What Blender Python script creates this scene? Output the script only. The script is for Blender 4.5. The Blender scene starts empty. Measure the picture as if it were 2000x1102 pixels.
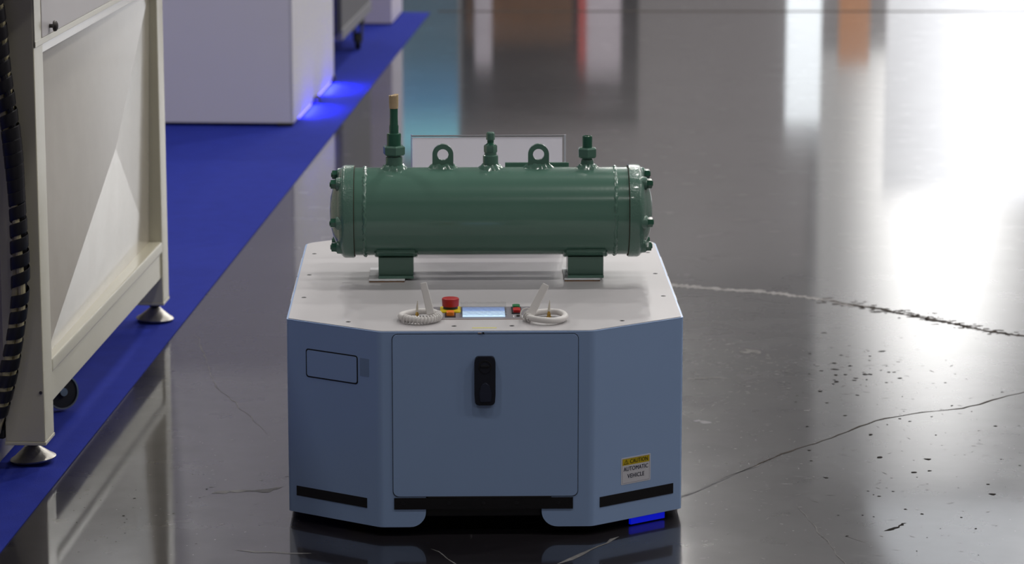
import bpy, bmesh, math, random
from mathutils import Vector, Matrix
R = math.radians
S = bpy.context.scene
COL = S.collection
rnd = random.Random(7)

# ------------------------------------------------------------------ camera, light, exposure
cam_d = bpy.data.cameras.new('camera')
cam_d.sensor_width = 36.0
cam_d.lens = 106.2
cam_d.clip_end = 200
cam_d.dof.use_dof = True
cam_d.dof.focus_distance = 7.15
cam_d.dof.aperture_fstop = 5.0
cam = bpy.data.objects.new('camera', cam_d)
cam.location = (0, 0, 1.9)
cam.rotation_euler = (R(90 - 11.0389), 0, 0)
COL.objects.link(cam)
S.camera = cam

S.view_settings.view_transform = 'Standard'
S.view_settings.look = 'None'
S.view_settings.gamma = 1.0
S.view_settings.exposure = 0.0
S.view_settings.use_curve_mapping = False
S.cycles.use_denoising = True
S.cycles.max_bounces = 8
S.cycles.sample_clamp_indirect = 8.0

wd = bpy.data.worlds.new('world')
S.world = wd
wd.use_nodes = True
wd.node_tree.nodes['Background'].inputs[0].default_value = (0.6, 0.62, 0.7, 1)
wd.node_tree.nodes['Background'].inputs[1].default_value = 0.0

HALL_H = 9.5
def lamp(x, y, p, col=(1, 0.97, 0.94)):
    # high-bay lamp with a wide diffusing globe under a reflector
    ld = bpy.data.lights.new('high_bay_lamp', 'SPOT')
    ld.spot_size = R(168); ld.spot_blend = 0.25
    ld.shadow_soft_size = 0.22
    ld.energy = p
    ld.color = col
    o = bpy.data.objects.new('high_bay_lamp', ld)
    o.location = (x, y, HALL_H - 0.35)
    COL.objects.link(o)
LAMP_W = 430
for lx, k in ((-3.6, 1.0), (1.7, 1.0), (7.0, 1.25), (12.3, 1.3)):
    for ly, k2 in ((-2.1, 0.25), (4.2, 0.68), (10.5, 1.0), (16.8, 1.0), (23.1, 1.0), (29.4, 1.0), (35.7, 1.0)):
        if not (lx < -3 and ly > 33): lamp(lx, ly, LAMP_W * k * k2)

# ------------------------------------------------------------------ materials
def mat(name, col, rough=0.5, metal=0.0, spec=0.5, coat=0.0, emit=None, estr=0.0, vary=0.06, scale=6.0,
        bump=0.0, bscale=80.0, rvary=0.0, alpha=None, trans=0.0):
    m = bpy.data.materials.new(name)
    m.use_nodes = True
    nt = m.node_tree
    b = nt.nodes['Principled BSDF']
    b.inputs['Base Color'].default_value = (*col, 1)
    b.inputs['Roughness'].default_value = rough
    b.inputs['Metallic'].default_value = metal
    b.inputs['Specular IOR Level'].default_value = spec
    b.inputs['Coat Weight'].default_value = coat
    b.inputs['Coat Roughness'].default_value = 0.08
    b.inputs['Transmission Weight'].default_value = trans
    if emit:
        b.inputs['Emission Color'].default_value = (*emit, 1)
        b.inputs['Emission Strength'].default_value = estr
    tc = nt.nodes.new('ShaderNodeTexCoord')
    n = nt.nodes.new('ShaderNodeTexNoise')
    n.inputs['Scale'].default_value = scale
    n.inputs['Detail'].default_value = 5
    nt.links.new(tc.outputs['Object'], n.inputs['Vector'])
    if vary:
        mx = nt.nodes.new('ShaderNodeMix')
        mx.data_type = 'RGBA'
        mx.inputs[6].default_value = (*[c * (1 - vary) for c in col], 1)
        mx.inputs[7].default_value = (*[min(1, c * (1 + vary)) for c in col], 1)
        nt.links.new(n.outputs['Fac'], mx.inputs[0])
        nt.links.new(mx.outputs[2], b.inputs['Base Color'])
    if rvary:
        mr = nt.nodes.new('ShaderNodeMapRange')
        mr.inputs[3].default_value = max(0.02, rough - rvary)
        mr.inputs[4].default_value = rough + rvary
        nt.links.new(n.outputs['Fac'], mr.inputs[0])
        nt.links.new(mr.outputs[0], b.inputs['Roughness'])
    if bump:
        n2 = nt.nodes.new('ShaderNodeTexNoise')
        n2.inputs['Scale'].default_value = bscale
        nt.links.new(tc.outputs['Object'], n2.inputs['Vector'])
        bp = nt.nodes.new('ShaderNodeBump')
        bp.inputs['Strength'].default_value = bump
        bp.inputs['Distance'].default_value = 0.002
        nt.links.new(n2.outputs['Fac'], bp.inputs['Height'])
        nt.links.new(bp.outputs[0], b.inputs['Normal'])
    return m

def floor_mat():
    m = bpy.data.materials.new('polished_dark_concrete')
    m.use_nodes = True
    nt = m.node_tree
    N, L = nt.nodes, nt.links
    b = N['Principled BSDF']
    b.inputs['Specular IOR Level'].default_value = 0.06
    b.inputs['Coat Weight'].default_value = 1.0
    b.inputs['Coat IOR'].default_value = 1.45
    tc = N.new('ShaderNodeTexCoord')
    def noise(scale, det, sc=(1, 1, 1), rot=0.0):
        mp = N.new('ShaderNodeMapping')
        mp.inputs['Scale'].default_value = sc
        mp.inputs['Rotation'].default_value = (0, 0, rot)
        L.new(tc.outputs['Object'], mp.inputs['Vector'])
        n = N.new('ShaderNodeTexNoise')
        n.inputs['Scale'].default_value = scale
        n.inputs['Detail'].default_value = det
        L.new(mp.outputs[0], n.inputs['Vector'])
        return n.outputs['Fac']
    def rng(v, a, b_, c, d):
        r = N.new('ShaderNodeMapRange')
        r.inputs[1].default_value = a; r.inputs[2].default_value = b_
        r.inputs[3].default_value = c; r.inputs[4].default_value = d
        L.new(v, r.inputs[0])
        return r.outputs[0]
    def mixc(f, a, c):
        x = N.new('ShaderNodeMix'); x.data_type = 'RGBA'
        if isinstance(a, tuple): x.inputs[6].default_value = (*a, 1)
        else: L.new(a, x.inputs[6])
        x.inputs[7].default_value = (*c, 1)
        L.new(f, x.inputs[0])
        return x.outputs[2]
    def math2(op, a, c):
        x = N.new('ShaderNodeMath'); x.operation = op
        for i, v in enumerate((a, c)):
            if isinstance(v, float): x.inputs[i].default_value = v
            else: L.new(v, x.inputs[i])
        return x.outputs[0]
    big = noise(0.9, 6)
    mid = noise(7, 8)
    c = mixc(rng(big, 0.35, 0.7, 0, 1), (0.016, 0.0142, 0.0175), (0.028, 0.0255, 0.029))
    # fine light scuffs, short scratches of wear, in two directions
    scr1 = rng(noise(16, 4, (1, 9, 1), 0.25), 0.66, 0.74, 0, 1)
    scr2 = rng(noise(16, 4, (9, 1, 1), -0.5), 0.67, 0.75, 0, 1)
    patch = rng(noise(1.6, 4), 0.45, 0.68, 0, 1)
    scuff = math2('MULTIPLY', math2('MAXIMUM', scr1, scr2), patch)
    fleck = rng(noise(70, 3, (1, 1.6, 1)), 0.70, 0.76, 0, 1)
    fl2 = math2('MULTIPLY', fleck, rng(mid, 0.45, 0.65, 0, 1))
    wear = math2('MAXIMUM', scuff, fl2)
    c = mixc(math2('MULTIPLY', wear, 0.3), c, (0.26, 0.24, 0.24))
    L.new(c, b.inputs['Base Color'])
    L.new(math2('ADD', rng(big, 0.3, 0.7, 0.05, 0.085), math2('MULTIPLY', wear, 0.3)), b.inputs['Coat Roughness'])
    ro = rng(mid, 0.3, 0.7, 0.26, 0.34)
    ro = math2('ADD', ro, math2('MULTIPLY', wear, 0.25))
    L.new(ro, b.inputs['Roughness'])
    bp = N.new('ShaderNodeBump')
    bp.inputs['Strength'].default_value = 0.03
    bp.inputs['Distance'].default_value = 0.002
    L.new(noise(22, 5), bp.inputs['Height'])
    L.new(bp.outputs[0], b.inputs['Normal'])
    return m

def screen_mat(name, stops, strength, axis='Z', scale=1.0):
    # the picture shown on a lit display
    m = bpy.data.materials.new(name)
    m.use_nodes = True
    nt = m.node_tree
    b = nt.nodes['Principled BSDF']
    tc = nt.nodes.new('ShaderNodeTexCoord')
    sp = nt.nodes.new('ShaderNodeSeparateXYZ')
    cr = nt.nodes.new('ShaderNodeValToRGB')
    nt.links.new(tc.outputs['Generated'], sp.inputs[0])
    nt.links.new(sp.outputs[axis], cr.inputs[0])
    e = cr.color_ramp.elements
    while len(e) < len(stops): e.new(0.5)
    for i, (p, c) in enumerate(stops):
        e[i].position = p; e[i].color = (*c, 1)
    b.inputs['Base Color'].default_value = (0.02, 0.02, 0.02, 1)
    b.inputs['Roughness'].default_value = 0.15
    nt.links.new(cr.outputs[0], b.inputs['Emission Color'])
    b.inputs['Emission Strength'].default_value = strength
    return m

def paper_mat(name, col):
    m = bpy.data.materials.new(name)
    m.use_nodes = True
    nt = m.node_tree
    b = nt.nodes['Principled BSDF']
    b.inputs['Base Color'].default_value = (*col, 1)
    b.inputs['Roughness'].default_value = 0.6
    t = nt.nodes.new('ShaderNodeBsdfTranslucent'); t.inputs[0].default_value = (*col, 1)
    mx = nt.nodes.new('ShaderNodeMixShader'); mx.inputs[0].default_value = 0.5
    nt.links.new(b.outputs[0], mx.inputs[1]); nt.links.new(t.outputs[0], mx.inputs[2])
    nt.links.new(mx.outputs[0], nt.nodes['Material Output'].inputs[0])
    return m

def glow_mat(name, col, lo, hi, cx=0.5, cy=0.5, kx=1.0, ky=1.0):
    # frosted glazing or fabric lit from behind, brightest around one spot
    m = bpy.data.materials.new(name)
    m.use_nodes = True
    nt = m.node_tree
    b = nt.nodes['Principled BSDF']
    tc = nt.nodes.new('ShaderNodeTexCoord')
    mp = nt.nodes.new('ShaderNodeMapping')
    mp.inputs['Location'].default_value = (-cx * 2 * kx, 0, -cy * 2 * ky)
    mp.inputs['Scale'].default_value = (2 * kx, 0, 2 * ky)
    g = nt.nodes.new('ShaderNodeTexGradient'); g.gradient_type = 'SPHERICAL'
    r = nt.nodes.new('ShaderNodeMapRange'); r.interpolation_type = 'SMOOTHSTEP'
    r.inputs[3].default_value = lo; r.inputs[4].default_value = hi
    nt.links.new(tc.outputs['Generated'], mp.inputs['Vector']); nt.links.new(mp.outputs[0], g.inputs['Vector'])
    nt.links.new(g.outputs['Fac'], r.inputs[0]); nt.links.new(r.outputs[0], b.inputs['Emission Strength'])
    b.inputs['Emission Color'].default_value = (*col, 1)
    b.inputs['Base Color'].default_value = (0.5, 0.5, 0.5, 1)
    return m

def film_mat(name, col=(1, 1, 1), mixf=0.25, rough=0.08):
    m = bpy.data.materials.new(name)
    m.use_nodes = True
    nt = m.node_tree
    nt.nodes.remove(nt.nodes['Principled BSDF'])
    t = nt.nodes.new('ShaderNodeBsdfTransparent')
    t.inputs[0].default_value = (*col, 1)
    g = nt.nodes.new('ShaderNodeBsdfGlossy')
    g.inputs['Roughness'].default_value = rough
    fr = nt.nodes.new('ShaderNodeFresnel'); fr.inputs[0].default_value = 1.5
    ad = nt.nodes.new('ShaderNodeMath'); ad.operation = 'ADD'; ad.inputs[1].default_value = mixf
    nt.links.new(fr.outputs[0], ad.inputs[0])
    mx = nt.nodes.new('ShaderNodeMixShader')
    nt.links.new(ad.outputs[0], mx.inputs[0])
    nt.links.new(t.outputs[0], mx.inputs[1]); nt.links.new(g.outputs[0], mx.inputs[2])
    nt.links.new(mx.outputs[0], nt.nodes['Material Output'].inputs[0])
    return m

M = dict(
    floor=floor_mat(),
    concrete=mat('hall_wall_paint', (0.28, 0.262, 0.27), 0.7),
    ceiling=mat('hall_ceiling_paint', (0.16, 0.16, 0.165), 0.8),
    carpet=mat('blue_needle_felt', (0.016, 0.03, 0.30), 0.9, spec=0.15, vary=0.18, scale=14, bump=0.5, bscale=420),
    agv_blue=mat('pale_blue_paint', (0.36, 0.515, 0.82), 0.25, vary=0.03, bump=0.02, bscale=300),
    agv_dark_line=mat('dark_panel_gap', (0.03, 0.04, 0.06), 0.6),
    plate=mat('off_white_plate', (0.50, 0.485, 0.495), 0.42, vary=0.03, bump=0.03, bscale=400),
    black=mat('black_plastic', (0.012, 0.013, 0.016), 0.35),
    black_matte=mat('black_rubber', (0.010, 0.010, 0.011), 0.7),
    sensor=mat('smoked_sensor_window', (0.010, 0.010, 0.012), 0.25),
    navy=mat('navy_plastic', (0.012, 0.015, 0.028), 0.4),
    steel=mat('screw_steel', (0.35, 0.35, 0.36), 0.35, metal=1.0),
    dark_steel=mat('dark_steel', (0.10, 0.095, 0.09), 0.45, metal=1.0),
    screw=mat('dark_socket_screw', (0.05, 0.05, 0.055), 0.5),
    green=mat('green_tank_enamel', (0.105, 0.215, 0.165), 0.20, coat=0.25, vary=0.08, bump=0.04, bscale=120),
    green_rough=mat('green_cast_enamel', (0.105, 0.213, 0.165), 0.22, coat=0.35, vary=0.1, bump=0.55, bscale=190),
    green_valve=mat('dark_green_enamel', (0.028, 0.125, 0.078), 0.22, coat=0.2, vary=0.1),
    gasket=mat('brown_gasket', (0.05, 0.035, 0.02), 0.8),
    tape=mat('masking_tape', (0.56, 0.42, 0.25), 0.8, vary=0.2, scale=60),
    card=mat('white_faced_card', (0.78, 0.77, 0.80), 0.7),
    card_brown=mat('brown_card_core', (0.22, 0.11, 0.04), 0.9, vary=0.4, scale=120),
    sign_white=mat('white_sign_print', (0.70, 0.68, 0.74), 0.5),
    yellow=mat('yellow_paint', (0.80, 0.62, 0.01), 0.45),
    tape_yellow=mat('yellow_tape', (0.62, 0.58, 0.10), 0.5),
    red=mat('red_button_plastic', (0.42, 0.010, 0.012), 0.42),
    red_sw=mat('red_switch_plastic', (0.5, 0.012, 0.012), 0.35),
    green_sw=mat('green_switch_plastic', (0.005, 0.17, 0.045), 0.35),
    orange=mat('orange_button', (0.85, 0.22, 0.01), 0.35),
    panel_grey=mat('grey_control_face', (0.20, 0.19, 0.21), 0.5),
    panel_edge=mat('pinkish_panel_edge', (0.45, 0.36, 0.33), 0.6),
    white_cable=mat('white_cable_sheath', (0.74, 0.72, 0.70), 0.5, vary=0.05),
    grey_line=mat('grey_shadow_tape', (0.22, 0.22, 0.23), 0.6),
    brass=mat('brass', (0.55, 0.36, 0.10), 0.3, metal=1.0),
    clear=mat('pale_clear_spike', (0.75, 0.70, 0.60), 0.3),
    cream=mat('cream_frame_enamel', (0.58, 0.55, 0.43), 0.25, coat=0.2, vary=0.04),
    panel_cream=mat('cream_sheet_metal', (0.50, 0.46, 0.385), 0.2, coat=0.6, vary=0.06, rvary=0.05, scale=9, bump=0.05, bscale=14),
    panel_upper=mat('pale_mauve_panel', (0.62, 0.60, 0.61), 0.4),
    foot_metal=mat('worn_cast_foot', (0.42, 0.40, 0.36), 0.38, metal=0.9, vary=0.25, scale=30, bump=0.4, bscale=90),
    cable_cream=mat('cream_cable', (0.55, 0.49, 0.30), 0.45, vary=0.2, scale=30),
    wrap=mat('black_spiral_wrap', (0.012, 0.012, 0.016), 0.32),
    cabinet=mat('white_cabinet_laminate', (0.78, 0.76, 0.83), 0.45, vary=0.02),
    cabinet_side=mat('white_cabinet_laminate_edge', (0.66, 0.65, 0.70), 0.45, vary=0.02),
    cart_grey=mat('grey_equipment_steel', (0.17, 0.17, 0.18), 0.75, spec=0.15),
    cart_rail=mat('light_grey_rail', (0.25, 0.25, 0.265), 0.7, spec=0.2),
    cart_dark=mat('dark_navy_door', (0.012, 0.013, 0.03), 0.8, spec=0.1),
    plinth=mat('lilac_white_plinth', (0.60, 0.56, 0.66), 0.5),
    led_blue=mat('blue_led', (0.05, 0.05, 0.3), 0.4, emit=(0.07, 0.06, 1.0), estr=12, vary=0),
    agv_led=mat('blue_lamp_lens', (0.02, 0.02, 0.2), 0.3, emit=(0.0, 0.01, 1.0), estr=0.4, vary=0),
    dust=mat('grey_crack_dust', (0.19, 0.185, 0.18), 0.95, spec=0.1, vary=0.5, scale=50),
    pale_dust=mat('pale_crack_dust', (0.30, 0.29, 0.285), 0.95, spec=0.1, vary=0.4, scale=30),
    dark_dust=mat('dark_crack_dirt', (0.055, 0.045, 0.038), 0.95, spec=0.1, vary=0.6, scale=60),
    pit=mat('dark_floor_pit', (0.02, 0.017, 0.015), 0.95, spec=0.05),
    chip=mat('pale_floor_chip', (0.30, 0.29, 0.29), 0.9, spec=0.1),
    film=film_mat('clear_film', mixf=0.03),
    acrylic=film_mat('clear_acrylic', (0.97, 0.97, 1.0), 0.06, 0.03),
    cyl_glass=mat('rubber_black', (0.01, 0.01, 0.01), 0.4),
    chrome=mat('chrome_rim', (0.6, 0.6, 0.6), 0.15, metal=1.0),
    wheel_yellow=mat('yellow_wheel_tyre', (0.55, 0.36, 0.02), 0.5),
    stand_dark=mat('dark_stand_wall', (0.012, 0.011, 0.014), 0.5),
    stand_brown=mat('brown_stand_wood', (0.16, 0.07, 0.025), 0.5, vary=0.3),
    poster_white=mat('poster_white', (0.75, 0.68, 0.76), 0.5),
    poster_red=mat('poster_red', (0.65, 0.10, 0.09), 0.5),
    stand_orange=mat('orange_banner', (0.75, 0.32, 0.12), 0.5),
    lightbox=glow_mat('backlit_fabric', (0.93, 0.95, 1.0), 0.8, 2.2, 0.5, 0.85, 0.9, 0.35),
    lightbox2=mat('lit_sign_white', (0.8, 0.8, 0.8), 0.6, emit=(0.86, 0.94, 1.0), estr=1.25, vary=0),
    daylight=glow_mat('frosted_daylight_pane', (1.0, 0.99, 0.97), 0.12, 3.4, 0.443, 0.36, 1.25, 0.52),
    tv=screen_mat('blue_tv_picture', [(0.0, (0.05, 0.07, 0.09)), (0.45, (0.06, 0.11, 0.15)), (0.75, (0.07, 0.20, 0.36)), (0.90, (0.25, 0.62, 0.72))], 1.2),
    hmi=screen_mat('display_picture', [(0.0, (0.55, 0.75, 1.0)), (0.5, (0.62, 0.80, 1.0)), (0.62, (0.30, 0.45, 0.85)), (1.0, (0.25, 0.30, 0.5))], 0.95, 'Y'),
)

# ------------------------------------------------------------------ mesh helpers
def finish(name, bm, m, parent=None, sharp=35, recalc=True, loc=None):
    if recalc:
        bmesh.ops.recalc_face_normals(bm, faces=bm.faces)
    me = bpy.data.meshes.new(name)
    for f in bm.faces: f.smooth = True
    for e in bm.edges:
        if len(e.link_faces) == 2 and e.calc_face_angle(0) > R(sharp): e.smooth = False
    bm.to_mesh(me); bm.free()
    if isinstance(m, (list, tuple)):
        for q in m: me.materials.append(q)
    else: me.materials.append(m)
    o = bpy.data.objects.new(name, me)
    COL.objects.link(o)
    if parent: o.parent = parent
    if loc: o.location = loc
    if len(me.polygons) < 4000:
        wn = o.modifiers.new('face_weighted_normals', 'WEIGHTED_NORMAL'); wn.keep_sharp = True
    return o

def empty(name, loc, rz, label, cat, group=None):
    o = bpy.data.objects.new(name, None)
    o.empty_display_size = 0.1
    COL.objects.link(o)
    o.location = loc; o.rotation_euler = (0, 0, rz)
    o['label'] = label; o['category'] = cat
    if group: o['group'] = group
    return o

def box(x0, x1, y0, y1, z0, z1, bev=0.0, seg=2, bm=None):
    b2 = bmesh.new()
    r = bmesh.ops.create_cube(b2, size=1)
    for v in b2.verts:
        v.co = Vector(((x0 + x1) / 2 + v.co.x * (x1 - x0), (y0 + y1) / 2 + v.co.y * (y1 - y0), (z0 + z1) / 2 + v.co.z * (z1 - z0)))
    if bev:
        bmesh.ops.bevel(b2, geom=b2.edges[:], offset=bev, segments=seg, profile=0.5, affect='EDGES')
    if bm is None: return b2
    me = bpy.data.meshes.new('t'); b2.to_mesh(me); b2.free(); bm.from_mesh(me); bpy.data.meshes.remove(me)
    return bm

def frame_of(d):
    d = Vector(d).normalized()
    a = Vector((0, 0, 1)) if abs(d.z) < 0.9 else Vector((1, 0, 0))
    u = d.cross(a).normalized()
    return u, d.cross(u).normalized(), d

def lathe(prof, c, d, seg=32, bm=None, phase=0.0, caps=True):
    """prof: (distance along axis, radius)"""
    bm = bm or bmesh.new()
    u, w, d = frame_of(d); c = Vector(c)
    rings = []
    for h, r in prof:
        rings.append([bm.verts.new(c + d * h + (u * math.cos(2 * math.pi * i / seg + phase) + w * math.sin(2 * math.pi * i / seg + phase)) * max(r, 1e-5)) for i in range(seg)])
    for a, b in zip(rings, rings[1:]):
        for i in range(seg):
            j = (i + 1) % seg
            bm.faces.new((a[i], a[j], b[j], b[i]))
    if caps:
        bm.faces.new(rings[0][::-1]); bm.faces.new(rings[-1])
    return bm

def tube(path, r, seg=12, bm=None, closed=False):
    bm = bm or bmesh.new()
    P = [Vector(p) for p in path]; n = len(P)
    rr = r if isinstance(r, (list, tuple)) else [r] * n
    rings = []; u = None
    for i in range(n):
        t = (P[(i + 1) % n] - P[i - 1]) if closed else (P[min(i + 1, n - 1)] - P[max(i - 1, 0)])
        t.normalize()
        if u is None: u = frame_of(t)[0]
        u = (u - t * u.dot(t)).normalized(); w = t.cross(u)
        rings.append([bm.verts.new(P[i] + (u * math.cos(2 * math.pi * k / seg) + w * math.sin(2 * math.pi * k / seg)) * rr[i]) for k in range(seg)])
    pairs = list(zip(rings, rings[1:])) + ([(rings[-1], rings[0])] if closed else [])
    for a, b in pairs:
        for k in range(seg):
            j = (k + 1) % seg
            bm.faces.new((a[k], a[j], b[j], b[k]))
    if not closed:
        bm.faces.new(rings[0][::-1]); bm.faces.new(rings[-1])
    return bm

def round_poly(pts, rad, seg=6):
    """rounded closed 2-D polygon; rad one radius or one per corner"""
    n = len(pts); out = []
    for i in range(n):
        r = rad[i] if isinstance(rad, (list, tuple)) else rad
        p = Vector(pts[i]); a = (Vector(pts[i - 1]) - p).normalized(); b = (Vector(pts[(i + 1) % n]) - p).normalized()
        if r <= 0: out.append(tuple(p)); continue
        ang = a.angle(b) / 2
        d = r / math.tan(ang)
        c = p + (a + b).normalized() * (r / math.sin(ang))
        s = p + a * d; e = p + b * d
        a0 = math.atan2(s.y - c.y, s.x - c.x); a1 = math.atan2(e.y - c.y, e.x - c.x)
        da = (a1 - a0 + math.pi) % (2 * math.pi) - math.pi
        for k in range(seg + 1):
            t = a0 + da * k / seg
            out.append((c.x + r * math.cos(t), c.y + r * math.sin(t)))
    return out

def prism(pts, z0, z1, bm=None, bev=0.0, mtx=None):
    bm2 = bmesh.new()
    lo = [bm2.verts.new((x, y, z0)) for x, y in pts]; hi = [bm2.verts.new((x, y, z1)) for x, y in pts]
    n = len(pts)
    bm2.faces.new(lo[::-1]); top = bm2.faces.new(hi)
    for i in range(n):
        j = (i + 1) % n
        bm2.faces.new((lo[i], lo[j], hi[j], hi[i]))
    if bev:
        bmesh.ops.bevel(bm2, geom=list(top.edges), offset=bev, segments=2, profile=0.5, affect='EDGES')
    if mtx is not None: bmesh.ops.transform(bm2, matrix=mtx, verts=bm2.verts)
    if bm is None: return bm2
    me = bpy.data.meshes.new('t'); bm2.to_mesh(me); bm2.free(); bm.from_mesh(me); bpy.data.meshes.remove(me)
    return bm

def rect(x0, x1, y0, y1): return [(x0, y0), (x1, y0), (x1, y1), (x0, y1)]

def ring_prism(outer, inner, z0, z1, mtx=None):
    bm = bmesh.new(); n = len(outer)
    L = [[bm.verts.new((x, y, z)) for x, y in loop] for z in (z0, z1) for loop in (outer, inner)]
    o0, i0, o1, i1 = L
    for k in range(n):
        j = (k + 1) % n
        bm.faces.new((o0[k], o0[j], o1[j], o1[k])); bm.faces.new((i0[j], i0[k], i1[k], i1[j]))
        bm.faces.new((o1[k], o1[j], i1[j], i1[k])); bm.faces.new((o0[j], o0[k], i0[k], i0[j]))
    if mtx is not None: bmesh.ops.transform(bm, matrix=mtx, verts=bm.verts)
    return bm

def text(body, size, m, parent, name, mtx, bold=0.0, ext=0.0002, sx=1.0):
    c = bpy.data.curves.new('t', 'FONT')
    c.body = body; c.size = size; c.align_x = 'CENTER'; c.align_y = 'CENTER'
    c.space_character = 1.06; c.extrude = ext; c.resolution_u = 3
    o = bpy.data.objects.new('t', c); COL.objects.link(o)
    bpy.context.view_layer.update()
    me = bpy.data.meshes.new_from_object(o.evaluated_get(bpy.context.evaluated_depsgraph_get()))
    bpy.data.objects.remove(o); bpy.data.curves.remove(c)
    me.transform(Matrix.Diagonal((sx, 1, 1, 1)))
    if bold:   # heavier strokes: the outline laid twice, a hair apart
        bm = bmesh.new(); bm.from_mesh(me)
        g = bmesh.ops.duplicate(bm, geom=bm.verts[:] + bm.edges[:] + bm.faces[:])
        vs = [e for e in g['geom'] if isinstance(e, bmesh.types.BMVert)]
        bmesh.ops.translate(bm, verts=vs, vec=(bold * 2.4, bold * 0.8, 0.00003))
        bmesh.ops.translate(bm, verts=bm.verts, vec=(-bold * 1.2, -bold * 0.4, 0))
        bm.to_mesh(me); bm.free()
    me.transform(mtx)
    me.name = name; me.materials.clear(); me.materials.append(m)
    o = bpy.data.objects.new(name, me); COL.objects.link(o); o.parent = parent
    return o

def struct(o): o['kind'] = 'structure'; return o
def tag(o, label, cat, group=None):
    o['label'] = label; o['category'] = cat
    if group: o['group'] = group
    return o

# ------------------------------------------------------------------ the hall
HX0, HX1, HY0, HY1 = -11.0, 17.0, -7.0, 42.0
floor = struct(finish('floor', box(HX0, HX1, HY0, HY1, -0.2, 0.0), M['floor']))
struct(finish('ceiling', box(HX0, HX1, HY0, HY1, HALL_H, HALL_H + 0.2), M['ceiling']))
struct(finish('wall_left', box(HX0 - 0.2, HX0, HY0, HY1, 0, HALL_H), M['concrete']))
struct(finish('wall_right', box(HX1, HX1 + 0.2, HY0, HY1, 0, HALL_H), M['concrete']))
struct(finish('wall_front', box(HX0, HX1, HY0 - 0.2, HY0, 0, HALL_H), M['concrete']))
wb = struct(finish('wall_back', box(HX0, HX1, HY1, HY1 + 0.2, 0, HALL_H), M['concrete']))
# tall glazed bay of the back wall, bright with daylight, mirrored in the floor
w1 = bpy.data.objects.new('window_1', None); COL.objects.link(w1); w1['kind'] = 'structure'
w1.location = (6.05, HY1, 3.0)
WX0, WX1, WH = -1.75, 2.2, 6.3
finish('pane', box(WX0, WX1, -0.04, -0.02, 0, WH), M['daylight'], w1)
clad = mat('dark_wall_cladding', (0.10, 0.095, 0.10), 0.7)
struct(finish('trim_9', box(HX0, 6.05 + WX0 - 0.12, HY1 - 0.03, HY1, 6.2, HALL_H), clad))
struct(finish('stand_panelling0', box(6.05 + WX1 + 0.12, HX1, HY1 - 0.03, HY1, 6.2, HALL_H), clad))
fr = box(WX0 - 0.1, WX0, -0.08, 0, -0.1, WH + 0.1)
for a in ((WX1, WX1 + 0.1, -0.08, 0, -0.1, WH + 0.1), (WX0, WX1, -0.08, 0, -0.1, 0), (WX0, WX1, -0.08, 0, WH, WH + 0.1)): box(*a, bm=fr)
finish('window_frame', fr, M['cart_rail'], w1)

# long rooflight over the right-hand side of the hall
w2 = bpy.data.objects.new('window_2', None); COL.objects.link(w2); w2['kind'] = 'structure'
w2.location = (6.3, 31.0, HALL_H)
finish('pane', box(-1.3, 1.3, -10.8, 10.8, -0.04, -0.02), mat('cool_rooflight_pane', (0.5, 0.5, 0.5), 0.6, emit=(0.88, 0.93, 1.0), estr=1.1, vary=0), w2)
fr = box(-1.4, -1.3, -10.9, 10.9, -0.08, 0)
for a in ((1.3, 1.4, -10.9, 10.9, -0.08, 0), (-1.3, 1.3, -10.9, -10.8, -0.08, 0), (-1.3, 1.3, 10.8, 10.9, -0.08, 0)): box(*a, bm=fr)
finish('window_frame', fr, M['cart_rail'], w2)

# stands, posters, banner, lit sign and TV at the far end of the hall: above the frame, seen only mirrored in the floor
def far(name, a, m): return struct(finish(name, box(*a), m))
far('wall_stand_1', (-0.50, 1.26, 30.0, 31.5, 0, 2.35), M['stand_dark'])
far('stand_panelling', (-0.46, 0.60, 29.94, 30.0, 0.10, 1.50), M['stand_brown'])
far('stand_poster_1', (-0.37, -0.20, 29.86, 29.94, 0.2, 1.75), M['poster_white'])
far('stand_poster_2', (0.74, 1.08, 29.9, 30.0, 0.2, 1.85), M['poster_white'])
far('stand_poster_3', (0.66, 0.74, 29.9, 30.0, 0.2, 1.75), M['poster_red'])
far('stand_sign', (2.74, 3.08, 30.0, 30.1, 0.5, 2.35), M['lightbox2'])
far('stand_banner', (3.26, 3.56, 30.0, 30.1, 0.2, 1.75), M['stand_orange'])
far('wall_stand_2', (3.75, 6.4, 30.0, 30.2, 0.0, 3.1), M['lightbox'])
far('stand_tv', (-1.12, -0.50, 28.0, 28.1, 0.6, 2.35), M['tv'])

# floor joint across the aisle
struct(finish('trim_8', box(-0.45, 9.0, 18.30, 18.36, 0.0, 0.0008), M['dark_dust']))

# cracks, scrapes, pits worn into the floor
def ribbon(pts, w, m, name, dens=10, jit=0.3, z=0.0005):
    P = [Vector((x, y, 0)) for x, y in pts]
    fine = []
    for a, b in zip(P, P[1:]):
        n = max(2, int((b - a).length * dens * 3))
        for k in range(n): fine.append(a.lerp(b, k / n))
    fine.append(P[-1])
    bm = bmesh.new(); prev = None; N = len(fine); wob = 0.0
    for i, p in enumerate(fine):
        t = (fine[min(i + 1, N - 1)] - fine[max(i - 1, 0)]).normalized(); nrm = Vector((-t.y, t.x, 0))
        f = i / (N - 1)
        ww = (w(f) if callable(w) else w) * rnd.uniform(1 - jit, 1 + jit) * min(1, 0.15 + 6 * min(f, 1 - f))
        wob += (rnd.uniform(-1, 1) * 0.006 - wob * 0.25)
        p = p + nrm * wob
        cur = (bm.verts.new((p + nrm * ww / 2).to_tuple()[:2] + (z,)), bm.verts.new((p - nrm * ww / 2).to_tuple()[:2] + (z,)))
        if prev: bm.faces.new((prev[0], prev[1], cur[1], cur[0]))
        prev = cur
    o = finish(name, bm, m, floor)
    return o
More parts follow.
